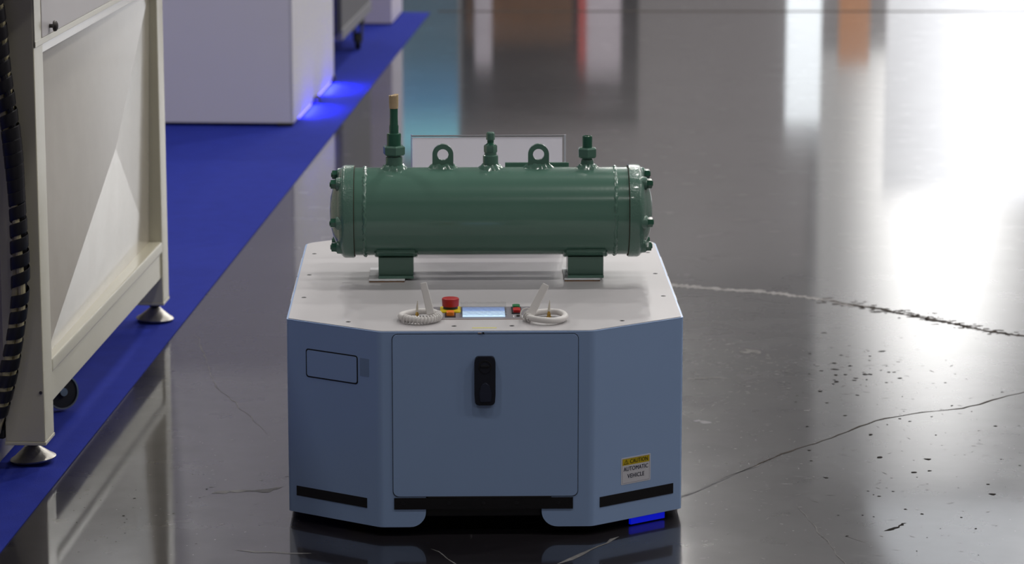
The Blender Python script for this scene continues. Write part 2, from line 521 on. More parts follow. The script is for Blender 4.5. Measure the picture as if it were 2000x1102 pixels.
C1 = [(0.097, 6.466), (0.15, 6.548), (0.21, 6.639), (0.241, 6.69), (0.296, 6.80), (0.407, 7.041), (0.503, 7.186), (0.63, 7.361), (0.733, 7.503), (0.854, 7.655), (0.997, 7.836), (1.102, 7.912), (1.219, 7.953), (1.317, 8.049), (1.418, 8.154), (1.554, 8.281), (2.1, 8.75)]
ribbon(C1[:4], 0.012, M['dust'], 'crack', jit=0.6)
ribbon(C1[4:8], 0.008, M['dust'], 'crack', jit=0.6)
ribbon(C1[6:], 0.0055, M['dark_dust'], 'crack', jit=0.5)
C2 = [(0.40, 9.71), (0.486, 9.696), (0.567, 9.661), (0.681, 9.609), (0.794, 9.575), (0.904, 9.508), (1.01, 9.424), (1.099, 9.343), (1.186, 9.262), (1.269, 9.168), (1.351, 9.075), (1.43, 8.976), (1.527, 8.902), (1.626, 8.85)]
ribbon(C2[:9], lambda f: 0.046 - 0.018 * f, M['pale_dust'], 'crack', jit=0.55, dens=45)
ribbon(C2[8:], lambda f: 0.012, M['pale_dust'], 'crack', jit=0.5, dens=30)
ribbon(C2[6:], lambda f: 0.013, M['dark_dust'], 'crack', jit=0.8, dens=40, z=0.0009)
ribbon([(-0.724, 7.065), (-0.682, 7.079), (-0.646, 7.098), (-0.597, 7.103), (-0.564, 7.127)], 0.018, M['chip'], 'scrape', jit=0.8, dens=30)
ribbon([(-0.626, 6.572), (-0.577, 6.564), (-0.507, 6.556), (-0.452, 6.56)], 0.009, M['chip'], 'scrape', jit=0.3)
ribbon([(0.674, 6.971), (0.701, 6.768), (0.728, 6.577), (0.745, 6.40)], 0.0018, M['dust'], 'scratch', jit=0.5)
ribbon([(-0.179, 6.589), (-0.149, 6.539), (-0.123, 6.44)], 0.004, M['dust'], 'scratch', jit=0.5)
ribbon([(0.755, 6.716), (0.785, 6.672), (0.815, 6.631)], 0.0018, M['dust'], 'scratch', jit=0.5)
ribbon([(0.863, 6.734), (0.885, 6.768), (0.919, 6.804)], 0.008, M['pit'], 'scratch', jit=0.8, dens=40)
ribbon([(-0.96, 8.939), (-0.811, 8.186), (-0.641, 7.655)], 0.0018, M['dust'], 'scratch', jit=0.5)
ribbon([(0.483, 8.30), (0.579, 8.333), (0.621, 8.313)], 0.014, M['dust'], 'scrape', jit=0.8, dens=30)
ribbon([(0.483, 7.813), (0.532, 7.79)], 0.02, M['chip'], 'scrape', jit=0.6, dens=40)
ribbon([(0.675, 8.65), (0.723, 8.685)], 0.05, M['dust'], 'scrape', jit=0.8, dens=40)
def flecks(name, m, items, e0=0.5, e1=1.6, turn=3.14):
    bm = bmesh.new()
    for (x, y, r) in items:
        n = rnd.randint(5, 7); a0 = rnd.uniform(0, 6.28); el = rnd.uniform(e0, e1); rot = rnd.uniform(-turn / 2, turn / 2)
        vs = []
        for k in range(n):
            t = 2 * math.pi * k / n; q = r * rnd.uniform(0.5, 1.1)
            lx, ly = q * math.cos(t) * el, q * math.sin(t)
            vs.append(bm.verts.new((x + lx * math.cos(rot) - ly * math.sin(rot), y + lx * math.sin(rot) + ly * math.cos(rot), 0.0005)))
        bm.faces.new(vs)
    o = finish(name, bm, m, floor); o['kind'] = 'stuff'; return o
pits = [(rnd.gauss(0.97, 0.09), rnd.gauss(8.42, 0.17), rnd.uniform(0.003, 0.010)) for _ in range(42)]
pits += [(rnd.uniform(0.75, 1.45), rnd.uniform(6.5, 8.3), rnd.uniform(0.002, 0.006)) for _ in range(75)]
pits += [(rnd.uniform(-1.05, -0.7), rnd.uniform(6.45, 7.3), rnd.uniform(0.002, 0.004)) for _ in range(26)]
pits += [(1.0, 7.27, 0.010), (1.05, 7.4, 0.012), (1.16, 7.06, 0.009), (0.93, 7.42, 0.008)]
rub = []
for _ in range(150):
    k = 6.0 + 6.4 * min(1, max(0, rnd.gauss(0.45, 0.28))); a, b = Vector(C2[int(k)]), Vector(C2[min(len(C2) - 1, int(k) + 1)])
    p = a.lerp(b, k - int(k)); rub.append((p.x + rnd.gauss(0, 0.02), p.y + rnd.gauss(0, 0.028), rnd.uniform(0.003, 0.009)))
flecks('floor_pits', M['pit'], pits)
flecks('crack_rubble', M['dark_dust'], rub, 1.0, 2.6, 0.8)
chips = [(rnd.uniform(0.42, 1.3), rnd.uniform(6.45, 8.9), rnd.uniform(0.0006, 0.0022)) for _ in range(330)]
chips += [(rnd.gauss(0.66, 0.14), rnd.gauss(8.45, 0.2), rnd.uniform(0.001, 0.004)) for _ in range(110)]
chips += [(rnd.uniform(-0.9, -0.45), rnd.uniform(6.45, 7.6), rnd.uniform(0.0006, 0.0022)) for _ in range(60)]
flecks('floor_chips', M['chip'], chips, 1.2, 4.0, 1.6)
flecks('floor_scratches', M['dust'], [(rnd.uniform(0.42, 1.3), rnd.uniform(6.45, 8.8), rnd.uniform(0.0007, 0.0014)) for _ in range(130)] +
       [(rnd.gauss(0.62, 0.12), rnd.gauss(8.4, 0.22), rnd.uniform(0.001, 0.002)) for _ in range(90)], 6.0, 16.0, 2.6)

# ------------------------------------------------------------------ aisle frame of the stands on the left
TH = R(-3.1)
M0 = Vector((-1.207, 7.31, 0))
MX = Vector((math.cos(TH), math.sin(TH), 0)); MY = Vector((-math.sin(TH), math.cos(TH), 0))
def ais(x, y, z=0): return M0 + MX * x + MY * y + Vector((0, 0, z))

# blue carpet, lightly wrinkled
def carpet_mesh():
    bm = bmesh.new()
    xs = [-6.0, -3, -1.6, -1.0, -0.7] + [-0.5 + 0.02 * i for i in range(31)]
    ys = [-2.0 + 0.05 * i for i in range(60)] + [1.0 + 0.2 * i for i in range(50)] + [10.95]
    def edge(y): return 0.097 + 0.0019 * (y + 0.75)
    def hz(x, y):
        z = 0.003
        z += 0.010 * math.exp(-((y + 0.055 + 0.25 * (x - 0.05)) / 0.018) ** 2) * max(0, min(1, (x + 0.22) / 0.1))
        z += 0.006 * math.exp(-((y - 4.05 - 0.1 * x) / 0.05) ** 2) * max(0, 1 - abs(x + 0.35) / 0.35)
        z += 0.0008 * (1 + math.sin(3.1 * y + 5 * x))
        return z
    x1 = 0.1
    V = []
    for y in ys:
        e = edge(y)
        row = []
        for x in xs:
            xx = x if x < -0.5 else -0.5 + (x + 0.5) / 0.6 * (e + 0.5)
            row.append(bm.verts.new((xx, y, 0.003 if x >= 0.0999 else hz(xx, y) if x > -0.75 else 0.004)))
        V.append(row)
    for a, b in zip(V, V[1:]):
        for i in range(len(xs) - 1): bm.faces.new((a[i], a[i + 1], b[i + 1], b[i]))
    # underside and edges, so that it is a closed sheet
    U = [[bm.verts.new((v.co.x, v.co.y, 0.0004)) for v in row] for row in V]
    nx = len(xs) - 1; ny = len(ys) - 1
    for a, b in zip(U, U[1:]):
        for i in range(nx): bm.faces.new((a[i + 1], a[i], b[i], b[i + 1]))
    for j in range(ny):
        bm.faces.new((V[j][0], V[j + 1][0], U[j + 1][0], U[j][0])); bm.faces.new((V[j + 1][nx], V[j][nx], U[j][nx], U[j + 1][nx]))
    for i in range(nx):
        bm.faces.new((V[0][i + 1], V[0][i], U[0][i], U[0][i + 1])); bm.faces.new((V[ny][i], V[ny][i + 1], U[ny][i + 1], U[ny][i]))
    return bm
cp = finish('carpet', carpet_mesh(), M['carpet'])
cp.location = M0; cp.rotation_euler = (0, 0, TH)
tag(cp, 'royal blue felt carpet laid under the stands along the dark polished floor', 'carpet')

# ------------------------------------------------------------------ cream machine frame on the left
mf = empty('machine_frame', M0, TH, 'cream enamelled machine frame with creased sheet panel, standing on cast feet at left', 'machine')
X1 = 0.055; TOPZ = 1.32
def post(name, x0, x1, y0, y1):
    bm = box(x0, x1, y0, y1, 0.078, TOPZ, 0.004)
    o = finish(name, bm, M['cream'], mf)
    finish('end_cap', box(x0 - 0.0015, x1 + 0.0015, y0 - 0.0015, y1 + 0.0015, 0.070, 0.079, 0.002), M['cream'], o)
    return o
pf = post('post', -0.045, X1, -0.045, 0.062)
lathe_r = lathe([(0, 0.004), (0.002, 0.004)], (0.047, -0.0455, 0.205), (0, -1, 0), 10)
finish('plug', lathe_r, M['dark_steel'], pf)
pb = post('post', -0.045, X1, 1.70, 1.805)
post('post', -0.845, -0.745, -0.045, 0.062)
post('post', -0.845, -0.745, 1.70, 1.805)
# lower rail: flat face with a rolled upper lip
bm = box(-0.02, 0.050, 0.062, 1.70, 0.155, 0.235, 0.003)
box(-0.01, 0.056, 0.062, 1.70, 0.232, 0.268, 0.006, bm=bm)
finish('lower_rail', bm, M['cream'], mf)
finish('lower_rail', box(-0.80, -0.045, 0.0, 0.05, 0.155, 0.235, 0.003), M['cream'], mf)
# top beam and upper cover panel
finish('top_beam', box(-0.03, 0.047, 0.062, 1.70, 1.030, 1.062, 0.003), M['panel_cream'], mf)
finish('cover_lip', box(0.03, 0.0595, -0.0435, 1.72, 1.058, 1.074, 0.002), M['cream'], mf)
up = finish('upper_cover', box(0.036, 0.060, 0.035, 1.72, 1.074, TOPZ, 0.002), M['panel_upper'], mf)
finish('cover_flange', box(0.040, 0.0585, -0.0435, 0.034, 1.060, TOPZ, 0.001), M['cream'], mf)
bm = lathe([(0, 0.005), (0.010, 0.005), (0.0101, 0.013), (0.013, 0.014), (0.018, 0.012), (0.021, 0.006)], (0.060, 0.125, 1.094), (1, 0, 0), 16)
finish('bolt', bm, M['dark_steel'], up)
finish('shade_overhang', box(-0.85, 0.24, -1.05, -0.046, 1.31, 1.75, 0.01), M['panel_upper'], mf)  # unseen overhang, added to keep lamp light off the near post
finish('top_cover', box(-0.85, 0.06, -0.045, 1.81, TOPZ, TOPZ + 0.02, 0.003), M['panel_upper'], mf)
# cross-broken sheet, folded along its diagonals
bm = bmesh.new()
ya, yb, za, zb, xf = 0.075, 1.70, 0.262, 1.032, 0.034
cc = bm.verts.new((0.042, 1.055, 0.650))
q = [bm.verts.new(p) for p in ((0.034, ya, za), (0.016, yb, za), (0.034, yb, zb), (-0.020, ya, zb))]
cb = bm.verts.new((0.039, 1.055, 0.650)); qb = [bm.verts.new(v.co - Vector((0.003, 0, 0))) for v in q]
for i in range(4):
    k = (i + 1) % 4
    bm.faces.new((q[i], q[k], cc)); bm.faces.new((qb[k], qb[i], cb)); bm.faces.new((q[k], q[i], qb[i], qb[k]))
ps = finish('creased_panel', bm, M['panel_cream'], mf, sharp=1)
fl = box(0.022, 0.040, 0.062, 0.088, 0.266, 1.032, 0.002)
finish('panel_flange', fl, M['panel_cream'], ps)
finish('back_panel', box(-0.84, -0.82, 0.062, 1.70, 0.2, TOPZ), M['panel_cream'], mf)
finish('end_panel', box(-0.745, -0.045, 0.02, 0.035, 0.235, TOPZ), M['panel_cream'], mf)
def foot(x, y, tilt):
    bm = lathe([(0, 0.056), (0.004, 0.058), (0.007, 0.055), (0.012, 0.046), (0.022, 0.034), (0.030, 0.024), (0.036, 0.018), (0.040, 0.010)], (0, 0, 0.0055), (0, 0, 1), 28)
    bmesh.ops.transform(bm, matrix=Matrix.Translation((x, y, 0.002 + abs(math.sin(tilt)) * 0.058)) @ Matrix.Rotation(tilt, 4, 'Y'), verts=bm.verts)
    o = finish('levelling_foot', bm, M['foot_metal'], mf, sharp=50)
    bm = lathe([(0.036, 0.011), (0.050, 0.011), (0.0501, 0.016), (0.062, 0.016), (0.0621, 0.010), (0.09, 0.010)], (x, y, 0), (0, 0, 1), 16)
    finish('foot_stem', bm, M['dark_steel'], o)
foot(0.004, 0.045, R(-5)); foot(0.012, 1.80 - 0.01, R(2))
foot(-0.795, 0.01, 0); foot(-0.795, 1.75, 0)
# castor half hidden behind the lower rail
cw = finish('castor_wheel', lathe([(-0.014, 0.036), (-0.011, 0.046), (0.011, 0.046), (0.014, 0.036)], (-0.040, 0.60, 0.0565), (0.62, -0.78, 0.12), 32), M['black_matte'], mf)
finish('castor_rim', lathe([(0.0125, 0.042), (0.0165, 0.043), (0.0165, 0.0475), (0.010, 0.0482)], (-0.040, 0.60, 0.0565), (0.62, -0.78, 0.12), 32, caps=False), M['chrome'], cw)
finish('castor_hub', lathe([(0.012, 0.014), (0.024, 0.011)], (-0.040, 0.60, 0.0565), (0.62, -0.78, 0.12), 16), M['chrome'], cw)
finish('castor_fork', box(-0.11, -0.06, 0.58, 0.68, 0.10, 0.16, 0.004), M['dark_steel'], mf)
finish('cable_block', box(-0.085, -0.046, -0.045, 0.02, 0.085, 0.150, 0.006), M['black_matte'], mf)

duct = finish('cable_duct', box(-0.30, -0.068, -0.6, 0.42, 0.016, 0.078, 0.004), M['cream'])
duct.location = M0; duct.rotation_euler = (0, 0, TH)
tag(duct, 'low cream floor duct running on the carpet behind the front machine foot', 'duct')

# spiral-wrapped cable bundle hanging in front of the near post
HP = [(-0.032, 1.20), (-0.0228, 1.106), (-0.0158, 1.02), (-0.0062, 0.9335), (0.0039, 0.8217), (0.0095, 0.7217), (0.0125, 0.6212), (0.0131, 0.5202), (0.0115, 0.4694), (0.0044, 0.4057), (-0.0094, 0.329), (-0.0285, 0.2454), (-0.0515, 0.1613), (-0.0787, 0.0704), (-0.10, 0.0)]
def hp(t):
    t = max(0, min(len(HP) - 1.0001, t)); i = int(t); f = t - i
    P = [Vector((HP[max(0, min(len(HP) - 1, k))][0], HP[max(0, min(len(HP) - 1, k))][1])) for k in (i - 1, i, i + 1, i + 2)]
    a, b, c, d = P
    v = 0.5 * ((2 * b) + (c - a) * f + (2 * a - 5 * b + 4 * c - d) * f * f + (3 * b - a - 3 * c + d) * f ** 3)
    return Vector((v.x, -0.080, v.y))
hose = empty('cable_bundle', M0, TH, 'bundle of cream cables in black spiral wrap hanging before the cream post', 'cable')
fine = [hp(i * 0.05) for i in range(int(14 / 0.05) + 1)]
fine = [p for p in fine if p.z > 0.105]
for k, (m, r) in enumerate(((M['cable_cream'], 0.010), (M['cable_cream'], 0.009), (M['wrap'], 0.009))):
    path = []
    for i, p in enumerate(fine):
        a = 2 * math.pi * k / 3 + i * 0.020
        path.append(p + Vector((math.cos(a) * 0.0105, math.sin(a) * 0.0105, 0)))
    finish('cable', tube(path, r, 10), m, hose)
bm = bmesh.new()
acc = [0.0]
for a, b in zip(fine, fine[1:]): acc.append(acc[-1] + (b - a).length)
LT = acc[-1]
def along(s):
    s = max(0, min(LT - 1e-6, s))
    for i in range(len(acc) - 1):
        if acc[i + 1] >= s:
            return fine[i].lerp(fine[i + 1], (s - acc[i]) / max(1e-9, acc[i + 1] - acc[i]))
NS = 24
s = 0.005; ang = 0.0; prev = None
step = 0
def pitch(s): # loose and tight stretches of the wrap
    z = s / LT
    return 0.041 if z < 0.30 else 0.031 if z < 0.47 else 0.040 if z < 0.62 else 0.055 if z < 0.68 else 0.041
while s < LT - 0.03:
    p = along(s); t = (along(s + 0.004) - along(s - 0.004)).normalized()
    u = Vector((0, 1, 0)); u = (u - t * u.dot(t)).normalized(); w = t.cross(u)
    d = u * math.cos(ang) + w * math.sin(ang)
    rr = 0.0215 + 0.0015 * math.sin(s * 21)
    hw = 0.0158
    ring = [p + d * rr - t * hw, p + d * (rr + 0.0012) - t * hw * 0.8, p + d * (rr + 0.0012) + t * hw * 0.8, p + d * rr + t * hw, p + d * (rr - 0.002)]
    cur = [bm.verts.new(v) for v in ring]
    if prev:
        for i in range(5):
            j = (i + 1) % 5
            bm.faces.new((prev[i], prev[j], cur[j], cur[i]))
    prev = cur
    s += pitch(s) / NS; ang += 2 * math.pi / NS
finish('spiral_wrap', bm, M['wrap'], hose)

# ------------------------------------------------------------------ white display cabinet with blue light under it
dc = empty('display_cabinet', ais(-0.092, 6.03), TH, 'tall white display cabinet with blue light glowing under its right side', 'cabinet')
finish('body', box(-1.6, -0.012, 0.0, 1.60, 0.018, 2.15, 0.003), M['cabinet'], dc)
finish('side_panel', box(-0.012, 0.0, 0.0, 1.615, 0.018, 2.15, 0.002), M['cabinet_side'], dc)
for (fx0, fx1, fy0, fy1) in ((-0.072, -0.004, -0.006, 0.05), (-0.03, 0.022, 0.74, 0.84), (-0.05, 0.010, 1.54, 1.61), (-1.55, -1.48, 0.0, 0.06)):
    finish('foot', box(fx0, fx1, fy0, fy1, 0.0055, 0.034 if fx1 > 0.005 else 0.020, 0.002), M['black_matte'], dc)
finish('light_strip', box(-0.012, -0.004, 0.25, 0.70, 0.008, 0.015), M['led_blue'], dc)
finish('light_strip', box(-0.012, -0.004, 0.95, 1.50, 0.008, 0.015), M['led_blue'], dc)
finish('light_strip', box(-0.016, -0.002, 1.616, 1.624, 0.10, 1.9), M['led_blue'], dc)
for (ly, pw) in ((0.52, 5), (1.30, 7)):
    ld = bpy.data.lights.new('blue_strip_light', 'AREA'); ld.shape = 'RECTANGLE'; ld.size = 0.4; ld.size_y = 0.012
    ld.energy = pw; ld.color = (0.05, 0.05, 1.0)
    lo = bpy.data.objects.new('blue_strip_light', ld); COL.objects.link(lo); lo.parent = dc
    lo.location = (0.010, ly, 0.030)
    lo.rotation_euler = (0, R(-52), 0)
    lo.rotation_mode = 'XYZ'
    ld.size, ld.size_y = 0.012, 0.42

# ------------------------------------------------------------------ grey equipment cart on castors
ec = empty('equipment_cart', ais(-0.092, 7.75), TH, 'grey steel equipment cart on black castors behind the tall white cabinet', 'cart')
finish('body', box(-0.9, 0.0, 0.25, 1.70, 0.22, 1.5, 0.004), M['cart_grey'], ec)
finish('front_door', box(-0.9, 0.002, 0.0, 0.24, 0.215, 1.5, 0.004), M['cart_dark'], ec)
finish('base_rail', box(-0.86, 0.006, 0.25, 1.72, 0.165, 0.222, 0.004), M['cart_rail'], ec)
def castor(x, y):
    w = finish('castor_wheel', lathe([(-0.016, 0.030), (-0.013, 0.046), (0.013, 0.046), (0.016, 0.030)], (x, y - 0.02, 0.0535), (1, 0.1, 0), 24), M['black_matte'], ec)
    bm = bmesh.new()
    for sx in (-1, 1):
        prism([(y - 0.055, 0.155), (y - 0.035, 0.05), (y - 0.005, 0.045), (y + 0.055, 0.155)], x + sx * 0.021 - 0.003, x + sx * 0.021 + 0.003, bm=bm,
              mtx=Matrix(((0, 0, 1, 0), (1, 0, 0, 0), (0, 1, 0, 0), (0, 0, 0, 1))))
    box(x - 0.03, x + 0.03, y - 0.06, y + 0.06, 0.145, 0.165, 0.002, bm=bm)
    finish('castor_fork', bm, M['black_matte'], ec)
castor(-0.02, 1.25); castor(-0.35, 0.35); castor(-0.8, 1.25); castor(-0.8, 0.2)

pl = empty('display_plinth', ais(-0.046, 10.235), TH, 'lilac white plinth at the far end of the blue carpet', 'plinth')
finish('body', box(-0.7, 0.0, 0.0, 0.68, 0.012, 1.15, 0.003), M['plinth'], pl)
finish('base', box(-0.69, -0.006, 0.006, 0.67, 0.0055, 0.013), M['gasket'], pl)

# ------------------------------------------------------------------ automatic guided vehicle
AG = R(1.2)
agv = empty('guided_vehicle', (-0.059, 6.692, 0), AG, 'pale blue automatic guided vehicle with white top plate and caution sticker', 'vehicle')
ZB, ZT = 0.0225, 0.480
OUT = [(-0.2423, 0), (0.2423, 0), (0.459, 0.150), (0.459, 1.125), (0.2423, 1.275), (-0.2423, 1.275), (-0.459, 1.125), (-0.459, 0.150)]
RAD = [0.03, 0.03, 0.013, 0.05, 0.03, 0.03, 0.05, 0.013]
def outline(off):
    # octagon shrunk by off
    k = off * math.tan(R(45) / 2) ; c = 0.150; h = 0.2423
    cx = Vector((0, 0.6375)); res = []
    n = len(OUT)
    for i in range(n):
        p = Vector(OUT[i]); a = (Vector(OUT[i - 1]) - p).normalized(); b = (Vector(OUT[(i + 1) % n]) - p).normalized()
        ang = a.angle(b) / 2
        res.append(tuple(p + (a + b).normalized() * (off / math.sin(ang))))
    return round_poly(res, [max(0.004, r - off) for r in RAD], 6)
def body_mesh():
    bm = bmesh.new()
    loop = outline(0)
    # arch cut into the lower edge of the front face
    Rr = 0.036
    arch = [(-0.176, ZB)]
    for k in range(1, 9):
        t = k / 8 * math.pi / 2
        arch.append((-0.174 + Rr * math.sin(t), ZB + Rr - Rr * math.cos(t)))
    arch += [(-0.1379, 0.0945), (-0.05, 0.0945), (0.05, 0.0945)]
    right = [(-x - 0.011, z) for x, z in arch[:10]][::-1]
    arch += right
    i0 = max(range(len(loop)), key=lambda i: -1000 * abs(loop[i][1]) - loop[i][0])  # last arc point before the front face
    fl_ = [i for i in range(len(loop)) if abs(loop[i][1]) < 1e-5]
    a = [i for i in fl_ if loop[i][0] < 0][0]; b = [i for i in fl_ if loop[i][0] > 0][0]
    seq = [(x, y, ZB) for x, y in loop[:a + 1]] + [(x, 0.0, z) for x, z in arch] + [(x, y, ZB) for x, y in loop[b:]]
    lp2 = outline(0.004)
    seq2 = [(x, y, ZB) for x, y in lp2[:a + 1]] + [(x, 0.004, z) for x, z in arch] + [(x, y, ZB) for x, y in lp2[b:]]
    n = len(seq)
    lo, li = [[bm.verts.new(p) for p in q] for q in (seq, seq2)]
    hi, ii = [[bm.verts.new((x, y, ZT)) for x, y, z in q] for q in (seq, seq2)]
    for i in range(n):
        j = (i + 1) % n
        bm.faces.new((lo[i], lo[j], hi[j], hi[i])); bm.faces.new((li[j], li[i], ii[i], ii[j]))
        bm.faces.new((hi[i], hi[j], ii[j], ii[i])); bm.faces.new((lo[j], lo[i], li[i], li[j]))
    return bm
sh = finish('body_shell', body_mesh(), M['agv_blue'], agv, sharp=30)
tp = finish('top_plate', prism(outline(0.0045), 0.474, 0.4815, bev=0.0012), M['plate'], agv)
SCR = [(0.315, 0.107), (0.43, 0.395), (0.43, 0.68), (0.43, 0.968), (0.315, 1.168), (0.066, 0.055)]
for x, y in SCR:
    for sx in (-1, 1):
        b_ = lathe([(0, 0.0062), (0.0006, 0.0058), (0.0007, 0.0034), (0.0002, 0.003)], (sx * x - (0.006 if x < 0.1 else 0), y, 0.4813), (0, 0, 1), 14)
        finish('screw', b_, M['screw'], tp)
finish('deck', prism(outline(0.006), 0.44, 0.4738), M['black_matte'], agv)
finish('chassis', box(-0.36, 0.36, 0.17, 1.10, 0.060, 0.44, 0.01), M['black_matte'], agv)
finish('front_bumper_plate', box(-0.2, 0.2, 0.03, 0.16, 0.055, 0.40), M['black_matte'], agv)
# front door with its gap
dg = finish('door_gap', prism(round_poly(rect(-0.2135, 0.2105, 0.0938, 0.4757), 0.013), 0.0, 0.0005, mtx=Matrix.Rotation(R(90), 4, 'X')), M['agv_dark_line'], agv)
door = finish('front_door', prism(round_poly(rect(-0.2120, 0.2090, 0.0955, 0.4740), 0.012), 0.0, 0.0020, bev=0.001, mtx=Matrix.Rotation(R(90), 4, 'X')), M['agv_blue'], agv)
# latch
lt = finish('door_latch', prism(round_poly([(-0.0245, 0.3107), (0.0195, 0.3107), (0.0215, 0.335), (0.0215, 0.41), (0.0185, 0.4243), (-0.0235, 0.4243), (-0.0265, 0.41), (-0.0265, 0.335)], [0.008, 0.008, 0.02, 0.02, 0.008, 0.008, 0.02, 0.02]), 0.002, 0.011, bev=0.003, mtx=Matrix.Rotation(R(90), 4, 'X')), M['navy'], agv)
finish('lock_ring', lathe([(0.0105, 0.0155), (0.0118, 0.0150), (0.0118, 0.0128), (0.0108, 0.0126)], (-0.0025, 0, 0.4005), (0, -1, 0), 24), M['black_matte'], lt)
finish('lock_tongue', box(-0.0125, 0.0075, -0.0135, -0.010, 0.3985, 0.4045, 0.001), M['black'], lt)
finish('lock_cup', lathe([(0.0108, 0.0118), (0.0122, 0.0112)], (-0.0025, 0, 0.3965), (0, -1, 0), 20), M['navy'], lt)
pdl = [(-0.0145, 0.3185), (0.0115, 0.3185), (0.0125, 0.34), (0.008, 0.357), (-0.0015, 0.365), (-0.011, 0.357), (-0.0155, 0.34)]
finish('paddle', prism(round_poly(pdl, 0.004, 3), 0.0105, 0.0135, bev=0.0015, mtx=Matrix.Rotation(R(90), 4, 'X')), mat('navy_paddle', (0.022, 0.028, 0.055), 0.45), lt)
finish('lock_pin', lathe([(-0.002, 0.0022), (0.004, 0.0022)], (-0.006, 0, 0.4772), (0, -1, 0), 10), M['black_matte'], agv)
finish('lock_pin', box(-0.018, -0.010, -0.003, 0, 0.4762, 0.4778), M['panel_edge'], agv)
# front scanner slot
ss = finish('front_scanner', box(-0.2106, 0.1988, -0.0018, 0.006, 0.0648, 0.0918, 0.0006), M['sensor'], agv)
finish('scanner_hood', box(-0.133, 0.149, -0.0026, 0.03, 0.0912, 0.0955, 0.0006), M['black_matte'], agv)
for x in (-0.19, -0.085, -0.006, 0.07, 0.165):
    finish('scanner_eye', lathe([(0.001, 0.0042), (0.0026, 0.0038)], (x, 0, 0.079), (0, -1, 0), 14), M['black'], ss)
for x in (-0.112, 0.10):
    finish('bracket_screw', lathe([(0, 0.0045), (0.003, 0.004)], (x, 0.028, 0.058), (0, -1, 0), 12), M['steel'], agv)
bk = box(-0.138, 0.125, 0.010, 0.03, 0.045, 0.066, 0.002)
finish('front_crossbar', bk, M['black'], agv)
# chamfer faces: local (along, up, out) -> vehicle
def cham(side):
    d = Vector((side * 0.2167, 0.15, 0)).normalized()
    o = Vector((side * 0.2423, 0, 0))
    z = Vector((0, 0, 1))
    if side > 0: ax, n = d, d.cross(z)
    else: ax, n = -d, (-d).cross(z)
    m = Matrix.Identity(4)
    for i in range(3):
        m[i][0], m[i][1], m[i][2], m[i][3] = ax[i], z[i], n[i], o[i]
    return m
CR, CL = cham(1), cham(-1)
finish('side_scanner', prism(rect(0.0222, 0.2380, 0.0636, 0.0878), -0.002, 0.0012, mtx=CR), M['sensor'], agv)
finish('side_scanner', prism(rect(-0.2400, -0.0372, 0.0632, 0.0864), -0.002, 0.0012, mtx=CL), M['sensor'], agv)
hr = rect(-0.2062, -0.0620, 0.3525, 0.4157)
def grow(r_, g): return [(r_[0][0] - g, r_[0][1] - g), (r_[1][0] + g, r_[1][1] - g), (r_[2][0] + g, r_[2][1] + g), (r_[3][0] - g, r_[3][1] + g)]
finish('hatch_gap', prism(round_poly(grow(hr, 0.0020), 0.0070), 0, 0.0006, mtx=CL), mat('black_gap', (0.005, 0.006, 0.01), 0.7), agv)
finish('hatch', prism(round_poly(grow(hr, -0.0010), 0.0050), 0, 0.0012, bev=0.0005, mtx=CL), M['agv_blue'], agv)
finish('hatch_latch_mark', prism(round_poly(rect(-0.054, -0.028, 0.372, 0.414), 0.001), 0, 0.0003, mtx=CL), mat('faded_blue_paint', (0.25, 0.36, 0.55), 0.35), agv)
# caution sticker
sb = finish('caution_sticker', prism(round_poly(rect(0.0840, 0.1702, 0.1062, 0.1698), 0.002, 3), 0, 0.0004, mtx=CR), mat('sticker_white', (0.74, 0.74, 0.80), 0.4), agv)
ink = mat('sticker_ink', (0.012, 0.014, 0.05), 0.5, vary=0)
inkb = mat('sticker_black', (0.03, 0.022, 0.004), 0.5, vary=0)
sy = mat('sticker_yellow', (0.62, 0.46, 0.01), 0.45, vary=0)
finish('sticker_border', ring_prism(rect(0.0872, 0.1670, 0.1088, 0.1672), rect(0.0878, 0.1664, 0.1094, 0.1666), 0.0004, 0.00048, mtx=CR), mat('sticker_line', (0.2, 0.2, 0.32), 0.5, vary=0), sb)
finish('sticker_header', prism(rect(0.0878, 0.1664, 0.1515, 0.1666), 0.0004, 0.00055, mtx=CR), sy, sb)
def on_cr(x, z, lift=0.0006): return CR @ Matrix.Translation((x, z, lift))
text('CAUTION', 0.0140, inkb, sb, 'lettering', on_cr(0.1360, 0.1589), bold=0.00022, sx=0.80, ext=0.0001)
text('AUTOMATIC', 0.0142, ink, sb, 'lettering', on_cr(0.1271, 0.1418), bold=0.00018, sx=0.84, ext=0.0001)
text('VEHICLE', 0.0142, ink, sb, 'lettering', on_cr(0.1271, 0.1245), bold=0.00020, sx=0.88, ext=0.0001)
tri_o = [(0.0915, 0.1538), (0.1055, 0.1538), (0.0985, 0.1652)]; tri_i = [(0.0933, 0.1549), (0.1037, 0.1549), (0.0985, 0.1634)]
finish('warning_triangle', ring_prism(tri_o, tri_i, 0.00055, 0.0007, mtx=CR), inkb, sb)
text('!', 0.0085, inkb, sb, 'lettering', on_cr(0.0985, 0.1581), bold=0.0002, ext=0.0001)
finish('yellow_tape', box(-0.0312, 0.0247, 0.030, 0.038, 0.4814, 0.4818), M['tape_yellow'], agv)
# steel strips added to stand in for the lit rim along the top edges
for sx in (-1, 1):
    finish('rim_glint_strip', box(sx * 0.4592 - 0.0015, sx * 0.4592 + 0.0015, 0.36, 0.66, 0.466, 0.4795, 0.0008), M['steel'], agv)
    finish('rim_glint_strip', box(sx * 0.4592 - 0.0015, sx * 0.4592 + 0.0015, 0.68, 0.92, 0.466, 0.4795, 0.0008), M['steel'], agv)
